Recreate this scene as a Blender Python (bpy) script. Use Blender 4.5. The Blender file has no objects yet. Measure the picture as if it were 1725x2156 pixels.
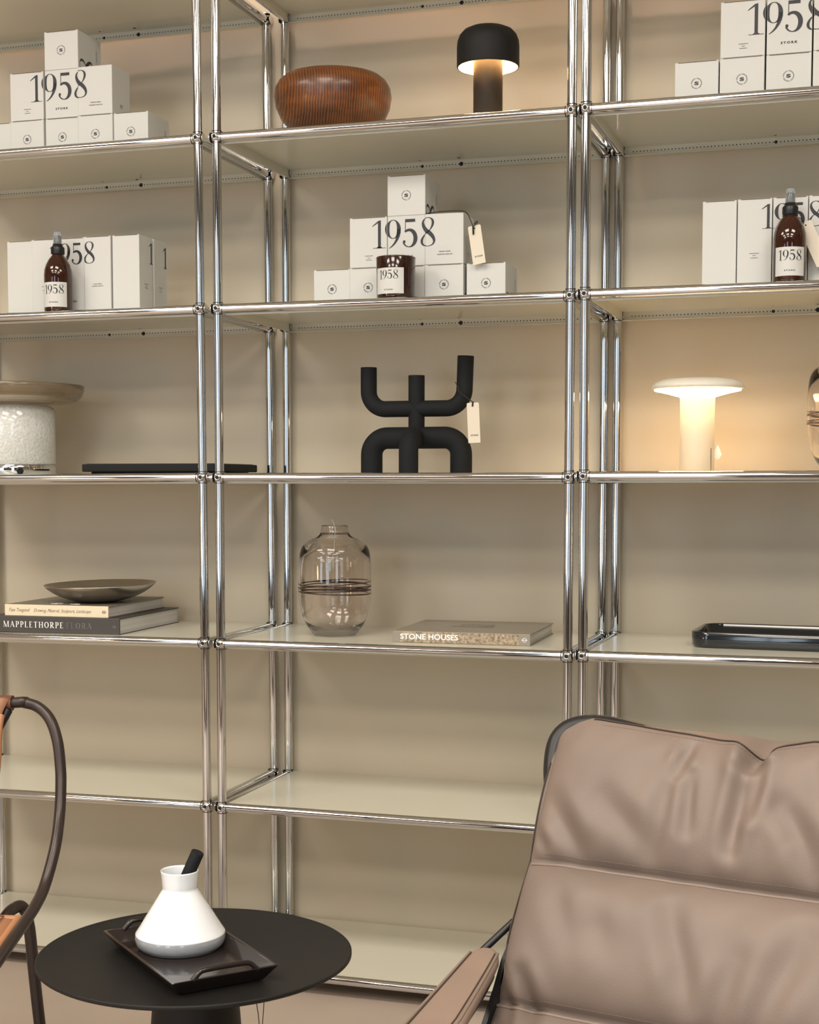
import bpy, bmesh, math, random
from mathutils import Vector, Matrix, noise
R = math.radians; PI = math.pi
random.seed(4)
S = bpy.context.scene
COL = S.collection

# ---------------------------------------------------------------- camera
cam = bpy.data.cameras.new('camera'); co = bpy.data.objects.new('camera', cam); COL.objects.link(co)
yaw, pit, rol = 0.3018, -0.0705, -0.0006
Rm = Matrix.Rotation(yaw, 3, 'Z') @ Matrix.Rotation(pit, 3, 'X') @ Matrix.Rotation(rol, 3, 'Y')
rx, fw, up = Rm.col[0], Rm.col[1], Rm.col[2]
m = Matrix(((rx[0], up[0], -fw[0]), (rx[1], up[1], -fw[1]), (rx[2], up[2], -fw[2])))
co.matrix_world = Matrix.Translation((1.3153, -2.8837, 1.0773)) @ m.to_4x4()
cam.sensor_fit = 'HORIZONTAL'; cam.sensor_width = 36; cam.lens = 3148.45 / 1725 * 36
cam.shift_y = 162.7 / 1725; cam.clip_start = .05
S.camera = co
# ---------------------------------------------------------------- light and exposure
S.view_settings.view_transform = 'Standard'; S.view_settings.look = 'None'
S.view_settings.gamma = 1; S.view_settings.use_curve_mapping = False
S.view_settings.exposure = 0.0
W = bpy.data.worlds.new('world'); S.world = W; W.use_nodes = True
bg = W.node_tree.nodes['Background']; bg.inputs[0].default_value = (.72, .86, 1, 1); bg.inputs[1].default_value = 5.0

def area(name, loc, rot, sx, sy, power, col, spread=180):
    l = bpy.data.lights.new(name, 'AREA'); l.shape = 'RECTANGLE'; l.size = sx; l.size_y = sy
    l.energy = power; l.color = col; l.spread = R(spread)
    o = bpy.data.objects.new(name, l); COL.objects.link(o); o.location = loc; o.rotation_euler = rot
    return o
CEIL = 3.05
ADDED_CEIL_LIGHTS = [(x_, y_) for y_ in (-2.1, -3.6, -5.1) for x_ in (-1.6, .4, 2.4)]
for x, y in ADDED_CEIL_LIGHTS:
    area('added_ceiling_light', (x, y, CEIL - .035), (0, 0, 0), 1.1, .75, 42, (1, .905, .785))  # added unseen ceiling panel that brightens the shelves
SPOTS = [(-.75, .25), (-.05, .25), (.65, .25), (1.35, .25)]
def spot(loc, target, power, col, size, blend=.4, rad=.012):
    l = bpy.data.lights.new('unseen_spot_light', 'SPOT'); l.energy = power; l.color = col
    l.spot_size = R(size); l.spot_blend = blend; l.shadow_soft_size = rad
    o = bpy.data.objects.new('unseen_spot_light', l); COL.objects.link(o); o.location = loc
    o.rotation_euler = (Vector(target) - Vector(loc)).to_track_quat('-Z', 'Y').to_euler()
for x, y in SPOTS:
    spot((x, y, CEIL - .10), (x, .39, 2.1), 28, (1, .70, .58), 70)  # added unseen spot for the bright wall strip under the top shelf

# ---------------------------------------------------------------- materials
def mat(name, col, rough=.5, metal=0., spec=.5, coat=0., trans=0., ior=1.45, emit=None, es=0., coatr=.05, sss=0.):
    m_ = bpy.data.materials.new(name); m_.use_nodes = True
    b = m_.node_tree.nodes['Principled BSDF']; i = b.inputs
    i['Base Color'].default_value = (*col, 1); i['Roughness'].default_value = rough; i['Metallic'].default_value = metal
    i['Specular IOR Level'].default_value = spec; i['Coat Weight'].default_value = coat; i['Coat Roughness'].default_value = coatr
    i['Transmission Weight'].default_value = trans; i['IOR'].default_value = ior
    if sss: i['Subsurface Weight'].default_value = sss; i['Subsurface Radius'].default_value = (.02, .02, .02)
    if emit: i['Emission Color'].default_value = (*emit, 1); i['Emission Strength'].default_value = es
    return m_
def N(m_, t, **kw):
    n = m_.node_tree.nodes.new(t)
    for k, v in kw.items():
        if hasattr(n, k): setattr(n, k, v)
        else: n.inputs[k.replace('_', ' ')].default_value = v
    return n
def LK(m_, a, b): m_.node_tree.links.new(a, b)
def noisy(m_, c1, c2, scale, bump=0., detail=4., stretch=(1, 1, 1), bscale=None, dist=.002):
    P_ = m_.node_tree.nodes['Principled BSDF']
    tc = N(m_, 'ShaderNodeTexCoord'); mp = N(m_, 'ShaderNodeMapping'); mp.inputs['Scale'].default_value = stretch
    LK(m_, tc.outputs['Object'], mp.inputs['Vector'])
    nz = N(m_, 'ShaderNodeTexNoise'); nz.inputs['Scale'].default_value = scale; nz.inputs['Detail'].default_value = detail
    LK(m_, mp.outputs[0], nz.inputs['Vector'])
    cr = N(m_, 'ShaderNodeValToRGB'); cr.color_ramp.elements[0].position = .3; cr.color_ramp.elements[1].position = .7
    cr.color_ramp.elements[0].color = (*c1, 1); cr.color_ramp.elements[1].color = (*c2, 1)
    LK(m_, nz.outputs[0], cr.inputs[0]); LK(m_, cr.outputs[0], P_.inputs['Base Color'])
    if bump:
        nb = N(m_, 'ShaderNodeTexNoise'); nb.inputs['Scale'].default_value = bscale or scale; nb.inputs['Detail'].default_value = 3
        LK(m_, mp.outputs[0], nb.inputs['Vector'])
        bp = N(m_, 'ShaderNodeBump'); bp.inputs['Strength'].default_value = bump; bp.inputs['Distance'].default_value = dist
        LK(m_, nb.outputs[0], bp.inputs['Height']); LK(m_, bp.outputs[0], P_.inputs['Normal'])
    return m_
M = {}
M['wall'] = noisy(mat('wall_paint', (.5, .45, .36), .55, spec=.35), (.55, .487, .378), (.58, .512, .398), 1.3)
M['wall_far'] = mat('far_wall_paint', (.24, .21, .17), .8)
M['wall_dark'] = mat('dark_wall_panel', (.035, .032, .03), .6)
M['ceiling'] = mat('ceiling_paint', (.62, .59, .53), .9)
M['floor'] = noisy(mat('floor_screed', (.4, .33, .28), .45), (.40, .33, .275), (.47, .39, .33), 2.4, .05, bscale=30)
M['frame'] = mat('window_frame', (.05, .05, .05), .5)
M['chrome'] = mat('chrome', (.64, .655, .67), .055, 1.)
M['hole'] = mat('dark_hole', (.01, .01, .01), .7)
M['steel'] = mat('cream_powder_coat', (.665, .655, .56), .30, coat=.35, coatr=.06, spec=.4)
M['card'] = mat('white_card', (.57, .575, .555), .6)
M['ink'] = mat('black_ink', (.018, .02, .026), .5)
M['slit'] = mat('card_gap', (.10, .085, .07), .8)
M['grey_ink'] = mat('grey_ink', (.16, .16, .16), .6)
M['black'] = mat('matt_black', (.008, .0085, .009), .6, spec=.3)
M['black_soft'] = mat('black_ceramic', (.008, .0095, .011), .75, spec=.25)
M['shade_in'] = mat('lamp_shade_inside', (.9, .72, .45), .5)
M['glow'] = mat('lamp_diffuser', (1, .9, .7), .5, emit=(1, .62, .32), es=150)
M['glow2'] = mat('ring_diffuser', (1, .9, .7), .5, emit=(1, .64, .33), es=24)
M['cream'] = mat('cream_lacquer', (.66, .64, .56), .4)
M['globe'] = mat('added_lamp_globe', (1, .9, .7), .5, emit=(1, .68, .38), es=26)
M['cream_column'] = mat('cream_column', (.46, .43, .36), .5)
M['amber'] = mat('amber_glass', (.040, .010, .004), .06, coat=.35, trans=.25, ior=1.45)
M['amber_d'] = mat('amber_candle_glass', (.026, .007, .004), .08, coat=.45, trans=.2)
M['plastic'] = mat('black_plastic', (.012, .014, .016), .3)
M['clearcap'] = mat('clear_cap', (.55, .6, .63), .08, trans=.75, ior=1.3)
M['vase'] = mat('smoked_glass', (.955, .915, .895), .0, trans=1., ior=1.45)
M['vaseline'] = mat('smoked_glass_thread', (.06, .035, .028), .1, trans=.2)
M['tag'] = mat('tag_card', (.66, .60, .50), .7)
M['string'] = mat('black_string', (.02, .018, .016), .8)
M['cstring'] = mat('clear_tag_string', (.75, .72, .68), .4)
M['pewter'] = mat('pewter', (.52, .49, .44), .30, 1.)
M['spine_cream'] = mat('cream_book_cloth', (.72, .64, .47), .6)
M['taupe'] = mat('grey_brown_cover', (.20, .18, .145), .45)
M['darkgrey'] = mat('dark_grey_cover', (.052, .048, .045), .45)
M['pages'] = noisy(mat('paper', (.6, .58, .55), .8), (.50, .49, .47), (.66, .64, .61), 3, stretch=(.5, .5, 260))
M['white_ink'] = mat('white_ink', (.88, .88, .86), .5)
M['dim_ink'] = mat('dim_ink', (.17, .16, .15), .5)
M['brown_ink'] = mat('brown_ink', (.07, .045, .028), .6)
M['stone_cover'] = mat('stone_book_cover', (.27, .24, .195), .4)
st = noisy(mat('stone_pattern', (.4, .3, .2), .5), (.13, .095, .065), (.52, .42, .29), 170, detail=6)
M['stone'] = st
M['tray'] = mat('dark_glazed', (.010, .013, .016), .1, coat=.6)
M['tray2'] = mat('brown_black_glazed', (.018, .013, .012), .12, coat=.15, spec=.4)
M['table'] = mat('black_table', (.012, .0115, .011), .5, spec=.28)
M['milk'] = mat('white_milk_glass', (.76, .80, .84), .07, coat=1., sss=.15)
M['clearbase'] = mat('grey_clear_glass', (.45, .48, .52), .06, coat=.8, trans=.35)
M['tubebrown'] = mat('dark_brown_metal', (.040, .030, .027), .33, metal=.35)
M['tan'] = noisy(mat('tan_leather', (.42, .2, .1), .45), (.25, .118, .06), (.31, .148, .076), 9, .12, bscale=400, dist=.001)
M['tan_edge'] = mat('tan_leather_edge', (.36, .17, .08), .45)
M['tan_dark'] = mat('dark_tan_leather', (.13, .052, .035), .5)
M['leather'] = noisy(mat('mauve_leather', (.3, .22, .17), .5, spec=.4), (.150, .116, .097), (.180, .138, .115), 6, .22, bscale=420, dist=.0008)
M['leather_pad'] = noisy(mat('mauve_leather_pad', (.3, .22, .17), .5), (.200, .145, .115), (.228, .165, .13), 12, .15, bscale=420, dist=.0008)
M['seam'] = mat('seam_thread', (.045, .03, .024), .7)
M['seam_l'] = mat('piping_leather', (.185, .142, .116), .5)
M['chair_black'] = mat('black_leather', (.010, .010, .011), .38)
M['ribbed'] = noisy(mat('textured_white_glass', (.62, .63, .60), .12, coat=.8), (.60, .62, .60), (.70, .71, .69), 160, .6, detail=1, bscale=170, dist=.004)
M['smoke'] = mat('smoked_disc_glass', (.62, .54, .42), .04, trans=.85, ior=1.35)
# wood
wd = mat('turned_wood', (.2, .07, .02), .38, coat=.35, coatr=.2)
P_ = wd.node_tree.nodes['Principled BSDF']
tc = N(wd, 'ShaderNodeTexCoord'); mp = N(wd, 'ShaderNodeMapping'); mp.inputs['Scale'].default_value = (1, .5, .35); mp.inputs['Rotation'].default_value = (0, 0, -.1)
LK(wd, tc.outputs['Object'], mp.inputs[0])
wv = N(wd, 'ShaderNodeTexWave'); wv.wave_type = 'BANDS'; wv.bands_direction = 'X'; wv.inputs['Scale'].default_value = 58; wv.inputs['Distortion'].default_value = 3.5; wv.inputs['Detail'].default_value = 3; wv.inputs['Detail Scale'].default_value = 1.2
LK(wd, mp.outputs[0], wv.inputs[0])
nz = N(wd, 'ShaderNodeTexNoise'); nz.inputs['Scale'].default_value = 9; nz.inputs['Detail'].default_value = 5; mp2 = N(wd, 'ShaderNodeMapping'); mp2.inputs['Scale'].default_value = (1, 1, 3.2); LK(wd, tc.outputs['Object'], mp2.inputs[0]); LK(wd, mp2.outputs[0], nz.inputs[0])
mx = N(wd, 'ShaderNodeMix'); mx.data_type = 'FLOAT'; mx.inputs[0].default_value = .72
LK(wd, wv.outputs['Fac'], mx.inputs[2]); LK(wd, nz.outputs[0], mx.inputs[3])
cr = N(wd, 'ShaderNodeValToRGB'); e = cr.color_ramp.elements
e[0].position = .25; e[0].color = (.022, .007, .003, 1); e[1].position = .75; e[1].color = (.22, .075, .014, 1)
e2 = e.new(.48); e2.color = (.105, .032, .008, 1)
LK(wd, mx.outputs[0], cr.inputs[0]); LK(wd, cr.outputs[0], P_.inputs['Base Color'])
M['wood'] = wd

# ---------------------------------------------------------------- mesh builder
class MB:
    def __init__(s): s.v = []; s.f = []; s.m = []; s.s = []
    def add(s, vs, fs, mt=0, sm=False, T=None):
        n = len(s.v)
        s.v += [tuple(T @ Vector(p)) if T else tuple(p) for p in vs]
        for f in fs: s.f.append([i + n for i in f]); s.m.append(mt); s.s.append(sm)
        return s
    def bm(s, b, mt=0, sm=False, T=None):
        b.verts.index_update()
        s.add([v.co[:] for v in b.verts], [[v.index for v in f.verts] for f in b.faces], mt, sm, T); b.free(); return s
    def box(s, x0, x1, y0, y1, z0, z1, mt=0, bev=0., seg=2, T=None):
        b = bmesh.new(); bmesh.ops.create_cube(b, size=1)
        for v in b.verts: v.co = Vector(((x0 + x1) / 2 + v.co.x * (x1 - x0), (y0 + y1) / 2 + v.co.y * (y1 - y0), (z0 + z1) / 2 + v.co.z * (z1 - z0)))
        if bev: bmesh.ops.bevel(b, geom=b.edges[:], offset=bev, segments=seg, affect='EDGES', profile=.5)
        return s.bm(b, mt, False, T)
    def tube(s, pts, r, n=16, mt=0, caps=True, closed=False, sm=True, T=None):
        pts = [Vector(p) for p in pts]; k = len(pts); rr = r if isinstance(r, (list, tuple)) else [r] * k
        vs = []; fs = []; up_ = None
        for i, p in enumerate(pts):
            a = pts[(i - 1) % k] if (i or closed) else p; b = pts[(i + 1) % k] if (i < k - 1 or closed) else p
            t = (b - a).normalized()
            if up_ is None: up_ = t.orthogonal().normalized()
            up_ = (up_ - t * up_.dot(t)).normalized(); q = t.cross(up_)
            for j in range(n):
                an = 2 * PI * j / n; vs.append(p + (up_ * math.cos(an) + q * math.sin(an)) * rr[i])
        for i in range(k if closed else k - 1):
            for j in range(n):
                a = i * n + j; b = i * n + (j + 1) % n; c = ((i + 1) % k) * n + (j + 1) % n; d_ = ((i + 1) % k) * n + j
                fs.append([a, b, c, d_])
        s.add(vs, fs, mt, sm, T)
        if caps and not closed:
            s.add(vs[:n], [list(range(n))[::-1]], mt, False, T); s.add(vs[-n:], [list(range(n))], mt, False, T)
        return s
    def lathe(s, prof, n=48, mt=0, sm=True, T=None, close=False, cap=False):
        vs = []; fs = []; k = len(prof)
        for r_, z_ in prof:
            for j in range(n): a = 2 * PI * j / n; vs.append((r_ * math.cos(a), r_ * math.sin(a), z_))
        for i in range(k if close else k - 1):
            for j in range(n):
                fs.append([i * n + j, i * n + (j + 1) % n, ((i + 1) % k) * n + (j + 1) % n, ((i + 1) % k) * n + j])
        s.add(vs, fs, mt, sm, T)
        if cap: s.add(vs[:n], [list(range(n))[::-1]], mt, False, T); s.add(vs[-n:], [list(range(n))], mt, False, T)
        return s
    def prism(s, poly, T=None, h=.01, mt=0):
        """poly in local xy, extruded +z by h"""
        n = len(poly)
        vs = [(x, y, 0) for x, y in poly] + [(x, y, h) for x, y in poly]
        fs = [list(range(n))[::-1], list(range(n, 2 * n))] + [[i, (i + 1) % n, (i + 1) % n + n, i + n] for i in range(n)]
        return s.add(vs, fs, mt, False, T)
    def build(s, name, mats, parent=None, loc=(0, 0, 0), rot=(0, 0, 0), merge=False):
        me = bpy.data.meshes.new(name); me.from_pydata(s.v, [], s.f)
        for a in (mats if isinstance(mats, (list, tuple)) else [mats]): me.materials.append(M[a])
        me.polygons.foreach_set('material_index', s.m); me.polygons.foreach_set('use_smooth', s.s)
        if merge:
            b = bmesh.new(); b.from_mesh(me); bmesh.ops.remove_doubles(b, verts=b.verts, dist=1e-6); b.to_mesh(me); b.free()
        me.update()
        o = bpy.data.objects.new(name, me); COL.objects.link(o); o.parent = parent; o.location = loc; o.rotation_euler = rot
        return o
def empty(name, loc, rz=0, label=None, cat=None, group=None):
    o = bpy.data.objects.new(name, None); COL.objects.link(o); o.location = loc; o.rotation_euler = (0, 0, rz); o.empty_display_size = .05
    return tag(o, label, cat, group)
def tag(o, label=None, cat=None, group=None, kind=None):
    if label: o['label'] = label
    if cat: o['category'] = cat
    if group: o['group'] = group
    if kind: o['kind'] = kind
    return o
def dup(o, loc=None, label=None, group=None):
    c = o.copy(); COL.objects.link(c)
    for ch in list(o.children):
        d_ = ch.copy(); COL.objects.link(d_); d_.parent = c
        for g in ch.children:
            e_ = g.copy(); COL.objects.link(e_); e_.parent = d_
    if loc: c.location = loc
    if label: c['label'] = label
    if group: c['group'] = group
    return c
def smooth_path(pts, n=6):
    P = [Vector(p) for p in pts]; out = []
    for i in range(len(P) - 1):
        p0 = P[max(i - 1, 0)]; p1 = P[i]; p2 = P[i + 1]; p3 = P[min(i + 2, len(P) - 1)]
        for k in range(n):
            t = k / n
            out.append(.5 * ((2 * p1) + (p2 - p0) * t + (2 * p0 - 5 * p1 + 4 * p2 - p3) * t * t + (-p0 + 3 * p1 - 3 * p2 + p3) * t ** 3))
    out.append(P[-1]); return out

# ---- lettering --------------------------------------------------
def clip(poly, ax, v, keep_gt):
    out = []
    for i in range(len(poly)):
        a, b = poly[i], poly[(i + 1) % len(poly)]
        ia = (a[ax] >= v) == keep_gt or a[ax] == v; ib = (b[ax] >= v) == keep_gt or b[ax] == v
        if ia: out.append(a)
        if ia != ib:
            t = (v - a[ax]) / (b[ax] - a[ax]); out.append((a[0] + (b[0] - a[0]) * t, a[1] + (b[1] - a[1]) * t))
    return out
def strip(path):
    """path: (x, y, width) -> quads"""
    q = []; L_ = []
    for i, (x, y, w) in enumerate(path):
        a = path[max(i - 1, 0)]; b = path[min(i + 1, len(path) - 1)]
        dx, dy = b[0] - a[0], b[1] - a[1]; l = math.hypot(dx, dy) or 1
        nx, ny = -dy / l * w / 2, dx / l * w / 2
        L_.append(((x + nx, y + ny), (x - nx, y - ny)))
    for i in range(len(L_) - 1): q.append([L_[i][0], L_[i + 1][0], L_[i + 1][1], L_[i][1]])
    return q
def arcp(cx, cy, rx_, ry_, a0, a1, wf, n=28):
    o = []
    for i in range(n + 1):
        t = R(a0 + (a1 - a0) * i / n); o.append((cx + rx_ * math.cos(t), cy + ry_ * math.sin(t), wf(t, i / n)))
    return o
def g1():
    return [[(-.055, 0), (.055, 0), (.055, 1), (-.055, .97)],
            [(-.055, .97), (.0, 1), (-.20, .86), (-.27, .80), (-.27, .775), (-.055, .90)],
            [(-.24, 0), (.24, 0), (.24, .018), (-.24, .018)], [(-.12, .018), (.12, .018), (.055, .06), (-.055, .06)]]
def g9():
    q = strip(arcp(0, .66, .215, .325, 0, 360, lambda t, u: .022 + .125 * abs(math.cos(t)) ** 2.2, 44))
    q += strip([(.215, .66, .14), (.212, .54, .14), (.19, .42, .125), (.14, .29, .10), (.06, .16, .07), (-.04, .06, .045), (-.15, -.015, .02)])
    return q
def g5():
    q = [[(-.17, .885), (.21, .885), (.21, .995), (-.17, .995)], [(-.17, .55), (-.145, .55), (-.145, .9), (-.17, .9)]]
    q += strip(arcp(-.02, .31, .24, .30, 130, -95, lambda t, u: .03 + .12 * max(0, math.cos(t)) ** 1.3 + .06 * (math.sin(t) > 0) * abs(math.sin(t)) ** 2, 34))
    q += strip(arcp(-.02, .31, .24, .30, -95, -152, lambda t, u: .03 + .03 * u, 10))
    q += [[(-.205 + .052 * math.cos(k * PI / 6), .20 + .052 * math.sin(k * PI / 6)) for k in range(12)]]
    return q
def g8():
    def pt(s_):
        c = math.cos(s_); y = .5 + .5 * (1 if c > 0 else -1) * abs(c) ** 1.25
        r_ = .19 if y > .5 else .235
        return -r_ * math.sin(2 * s_), y
    a = []; b = []
    for i in range(37):
        s_ = PI * i / 36; x, y = pt(s_); a.append((x, y, .022 + .125 * math.sin(s_) ** 2.0))
        x, y = pt(PI + s_); k = math.sin(s_ * 2) ** 2
        b.append((x, y, .022 + .07 * k))
    return strip(a) + strip(b)
DIG = [(g1(), 0), (g9(), .50), (g5(), 1.12), (g8(), 1.81)]
def digits(mb, x0, ytop, h, T, mt=1, xr=(-9, 9), yr=(-9, 9), which=(0, 1, 2, 3)):
    """1958 with the centre of the 1 at x0 and the top at ytop"""
    for k in which:
        polys, off = DIG[k]
        for p in polys:
            q = [(x0 + (off + a) * h, ytop - h + b * h) for a, b in p]
            for ax, v, gt in ((0, xr[0], True), (0, xr[1], False), (1, yr[0], True), (1, yr[1], False)):
                if q: q = clip(q, ax, v, gt)
            if len(q) >= 3: mb.add([(a, b, 0) for a, b in q], [list(range(len(q)))], mt, False, T)
def font(mb, text, T, w=None, h=None, mt=1, shear=0., offset=0., align=.5, sx=1., spacing=1.):
    c = bpy.data.curves.new('t', 'FONT'); c.body = text; c.size = 1; c.shear = shear; c.offset = offset; c.space_character = spacing
    c.resolution_u = 3
    o = bpy.data.objects.new('t', c); COL.objects.link(o)
    me = o.to_mesh()
    vs = [v.co.copy() for v in me.vertices]; fs = [list(p.vertices) for p in me.polygons]
    o.to_mesh_clear(); bpy.data.objects.remove(o); bpy.data.curves.remove(c)
    x0 = min(v.x for v in vs); x1 = max(v.x for v in vs); y0 = min(v.y for v in vs); y1 = max(v.y for v in vs)
    ky = h / (y1 - y0) if h else w / (x1 - x0); kx = w / (x1 - x0) if w else ky * sx
    mb.add([((v.x - x0 - (x1 - x0) * align) * kx, (v.y - y0) * ky, 0) for v in vs], fs, mt, False, T)
FR = lambda x, y, z: Matrix.Translation((x, y, z)) @ Matrix.Rotation(PI / 2, 4, 'X')           # front face, text up = z
SD = lambda x, y, z: Matrix.Translation((x, y, z)) @ Matrix.Rotation(PI / 2, 4, 'Z') @ Matrix.Rotation(PI / 2, 4, 'X')   # right side face
def rect(mb, x0, x1, y0, y1, T, mt=1): mb.add([(x0, y0, 0), (x1, y0, 0), (x1, y1, 0), (x0, y1, 0)], [[0, 1, 2, 3]], mt, False, T)
def microtext(mb, lines, pitch, hh, T, mt=2):
    for k, wds in enumerate(lines):
        tot = sum(wds) + .0012 * (len(wds) - 1); x = -tot / 2
        for w_ in wds:
            n = max(2, int(w_ / .0011))
            for i in range(n):
                rect(mb, x + w_ * i / n, x + w_ * (i + .72) / n, -k * pitch, -k * pitch + hh * (1 if i % 3 else 1.35), T, mt)
            x += w_ + .0012
def emblem(mb, r, T, mt=1, mt2=2):
    font(mb, 'S', T @ Matrix.Translation((0, -r * .33, 0)), h=r * .66, w=r * .80, mt=mt, offset=.05)
    for i in range(34):
        if i % 9 == 8: continue
        a = 2 * PI * i / 34 + .2
        for k in (-1, 1):
            TT = T @ Matrix.Rotation(a + k * .035, 4, 'Z') @ Matrix.Translation((r * .90, 0, 0))
            rect(mb, -r * .10, r * .10, -r * .022, r * .022, TT, mt2)

# serif capitals for the flower book
def serif(mb, text, T, h, mt, gap=.20, thick=.15, thin=.05):
    x = 0
    def V(a, w=thick): return [[(a, 0), (a + w, 0), (a + w, 1), (a, 1)]]
    def SF(a, y, w=thick): return [[(a - .09, y), (a + w + .09, y), (a + w + .09, y + .04), (a - .09, y + .04)]]
    def Hh(a, b, y): return [[(a, y), (b, y), (b, y + thin), (a, y + thin)]]
    def E_(a, y): return [[(a, y), (a + .04, y), (a + .04, y + .16), (a, y + .16)]]
    for ch in text:
        if ch == ' ': x += .5; continue
        q = []; w = .6
        if ch == 'M':
            w = 1.0; q = V(.05, .05) + SF(.05, 0, .05) + SF(.02, .96, .05) + V(.80) + SF(.80, 0) + SF(.80, .96) + strip([(.10, 1, .14), (.47, 0, .14)]) + strip([(.47, 0, .05), (.83, 1, .05)])
        if ch == 'A':
            w = .8; q = strip([(.06, 0, .05), (.40, 1, .05)]) + strip([(.38, 1, .15), (.72, 0, .15)]) + Hh(.2, .6, .32) + SF(.04, 0, .05) + SF(.64, 0)
        if ch in 'PR':
            w = .62; q = V(.08) + SF(.08, 0) + SF(.04, .96, .1) + Hh(.1, .36, .95) + Hh(.1, .36, .44) + strip(arcp(.34, .72, .2, .25, 90, -90, lambda t, u: .05 + .12 * abs(math.cos(t)), 14))
            if ch == 'R': w = .74; q += strip([(.32, .46, .13), (.50, .2, .15), (.70, 0, .12)])
        if ch in 'LE':
            w = .6; q = V(.08) + SF(.08, 0) + SF(.08, .96) + Hh(.1, .56, 0) + E_(.53, 0)
            if ch == 'E': q += Hh(.1, .53, .95) + Hh(.1, .42, .50) + E_(.50, .84)
        if ch == 'F':
            w = .58; q = V(.08) + SF(.08, 0) + SF(.08, .96) + Hh(.1, .54, .95) + Hh(.1, .42, .50) + E_(.51, .84)
        if ch == 'T':
            w = .72; q = V(.29) + SF(.29, 0) + Hh(.03, .70, .95) + E_(.03, .84) + E_(.66, .84)
        if ch == 'H':
            w = .82; q = V(.08) + SF(.08, 0) + SF(.08, .96) + V(.60) + SF(.60, 0) + SF(.60, .96) + Hh(.1, .7, .48)
        if ch == 'O':
            w = .82; q = strip(arcp(.41, .5, .33, .47, 0, 360, lambda t, u: .05 + .12 * abs(math.cos(t)) ** 1.5, 32))
        for p in q: mb.add([((x + a) * h, b * h, 0) for a, b in p], [list(range(len(p)))], mt, False, T)
        x += w + gap
    return x * h

# ---------------------------------------------------------------- the setting
Z0 = .04; H = .35; DEP = .3796; BW = .7434; YW = DEP + .0165
def zr(k): return Z0 + H * k
ST = .0075
def slab(name, x0, x1, y0, y1, z0, z1, mt): return tag(MB().box(x0, x1, y0, y1, z0, z1).build(name, mt), kind='structure')
XL, XR, YF = -3.6, 5.0, -6.2
slab('floor', XL, XR, YF, YW, -.1, 0, 'floor')
slab('ceiling', XL, XR, YF, YW, CEIL, CEIL + .1, 'ceiling')
slab('wall_back', XL, XR, YW, YW + .1, 0, CEIL, 'wall')
slab('wall_left', XL - .1, XL, YF, YW + .1, -.1, CEIL + .1, 'wall_far')
slab('wall_right', XR, XR + .1, YF, YW + .1, -.1, CEIL + .1, 'wall_far')
# street side: a wall with two shop windows behind the camera
wf_ = MB()
WIN = [(-3.2, -2.1), (-.7, .4), (2.9, 4.0)]
xs = XL
for a, b in WIN: wf_.box(xs, a, YF - .1, YF, 0, CEIL); xs = b
wf_.box(xs, XR, YF - .1, YF, 0, CEIL)
for a, b in WIN: wf_.box(a, b, YF - .1, YF, 2.75, CEIL); wf_.box(a, b, YF - .1, YF, 0, .35)
tag(wf_.build('wall_front', 'wall_dark'), kind='structure')
for i, (a, b) in enumerate(WIN):
    w_ = MB()
    for x in (a, (a + b) / 2 - .025, b - .05): w_.box(x, x + .05, YF - .08, YF - .02, .35, 2.75)
    w_.box(a, b, YF - .08, YF - .02, .35, .40); w_.box(a, b, YF - .08, YF - .02, 2.70, 2.75)
    tag(w_.build('window_%d' % (i + 1), 'frame'), kind='structure')
# unseen ceiling panels and spots, added to light the shelves and the wall strip
proto = None
for i, (x, y) in enumerate(ADDED_CEIL_LIGHTS):
    if proto is None:
        proto = empty('added_ceiling_panel', (x, y, CEIL))
        MB().box(-.60, .60, -.42, -.40, -.04, 0).box(-.60, .60, .40, .42, -.04, 0).box(-.60, -.58, -.4, .4, -.04, 0).box(.58, .60, -.4, .4, -.04, 0).build('frame', 'frame', proto)
        o = proto
    else: o = dup(proto, (x, y, CEIL))
    tag(o, 'large flat rectangular ceiling light, unseen, added to brighten the room before the shelves', 'ceiling light', 'added flat ceiling lights')
proto = None
for x, y in SPOTS:
    if proto is None:
        proto = empty('unseen_spotlight', (x, y, CEIL))
        MB().lathe([(.03, 0), (.03, -.09), (.026, -.095), (.022, -.06), (.0, -.06)], 24).build('housing', 'black', proto, rot=(0, 0, 0))
        o = proto
    else: o = dup(proto, (x, y, CEIL))
    tag(o, 'small black ceiling spotlight, unseen, aimed down the wall behind the shelves', 'spotlight', 'wall washing spotlights')

# unseen floor lamp, added on the left to warm the lower shelves
fl = empty('added_floor_lamp', (-1.7, -2.5, 0), 0, 'unseen black floor lamp with a glowing globe, added to warm the lower shelves', 'lamp')
MB().lathe([(0, 0), (.15, 0), (.15, .012), (.012, .022), (.009, .05), (.009, .70), (0, .70)], 40).build('stand', 'black', fl)
MB().lathe([(.13 * math.sin(PI * i / 24), .82 - .13 * math.cos(PI * i / 24)) for i in range(25)], 48).build('added_lamp_globe', 'globe', fl)

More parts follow.
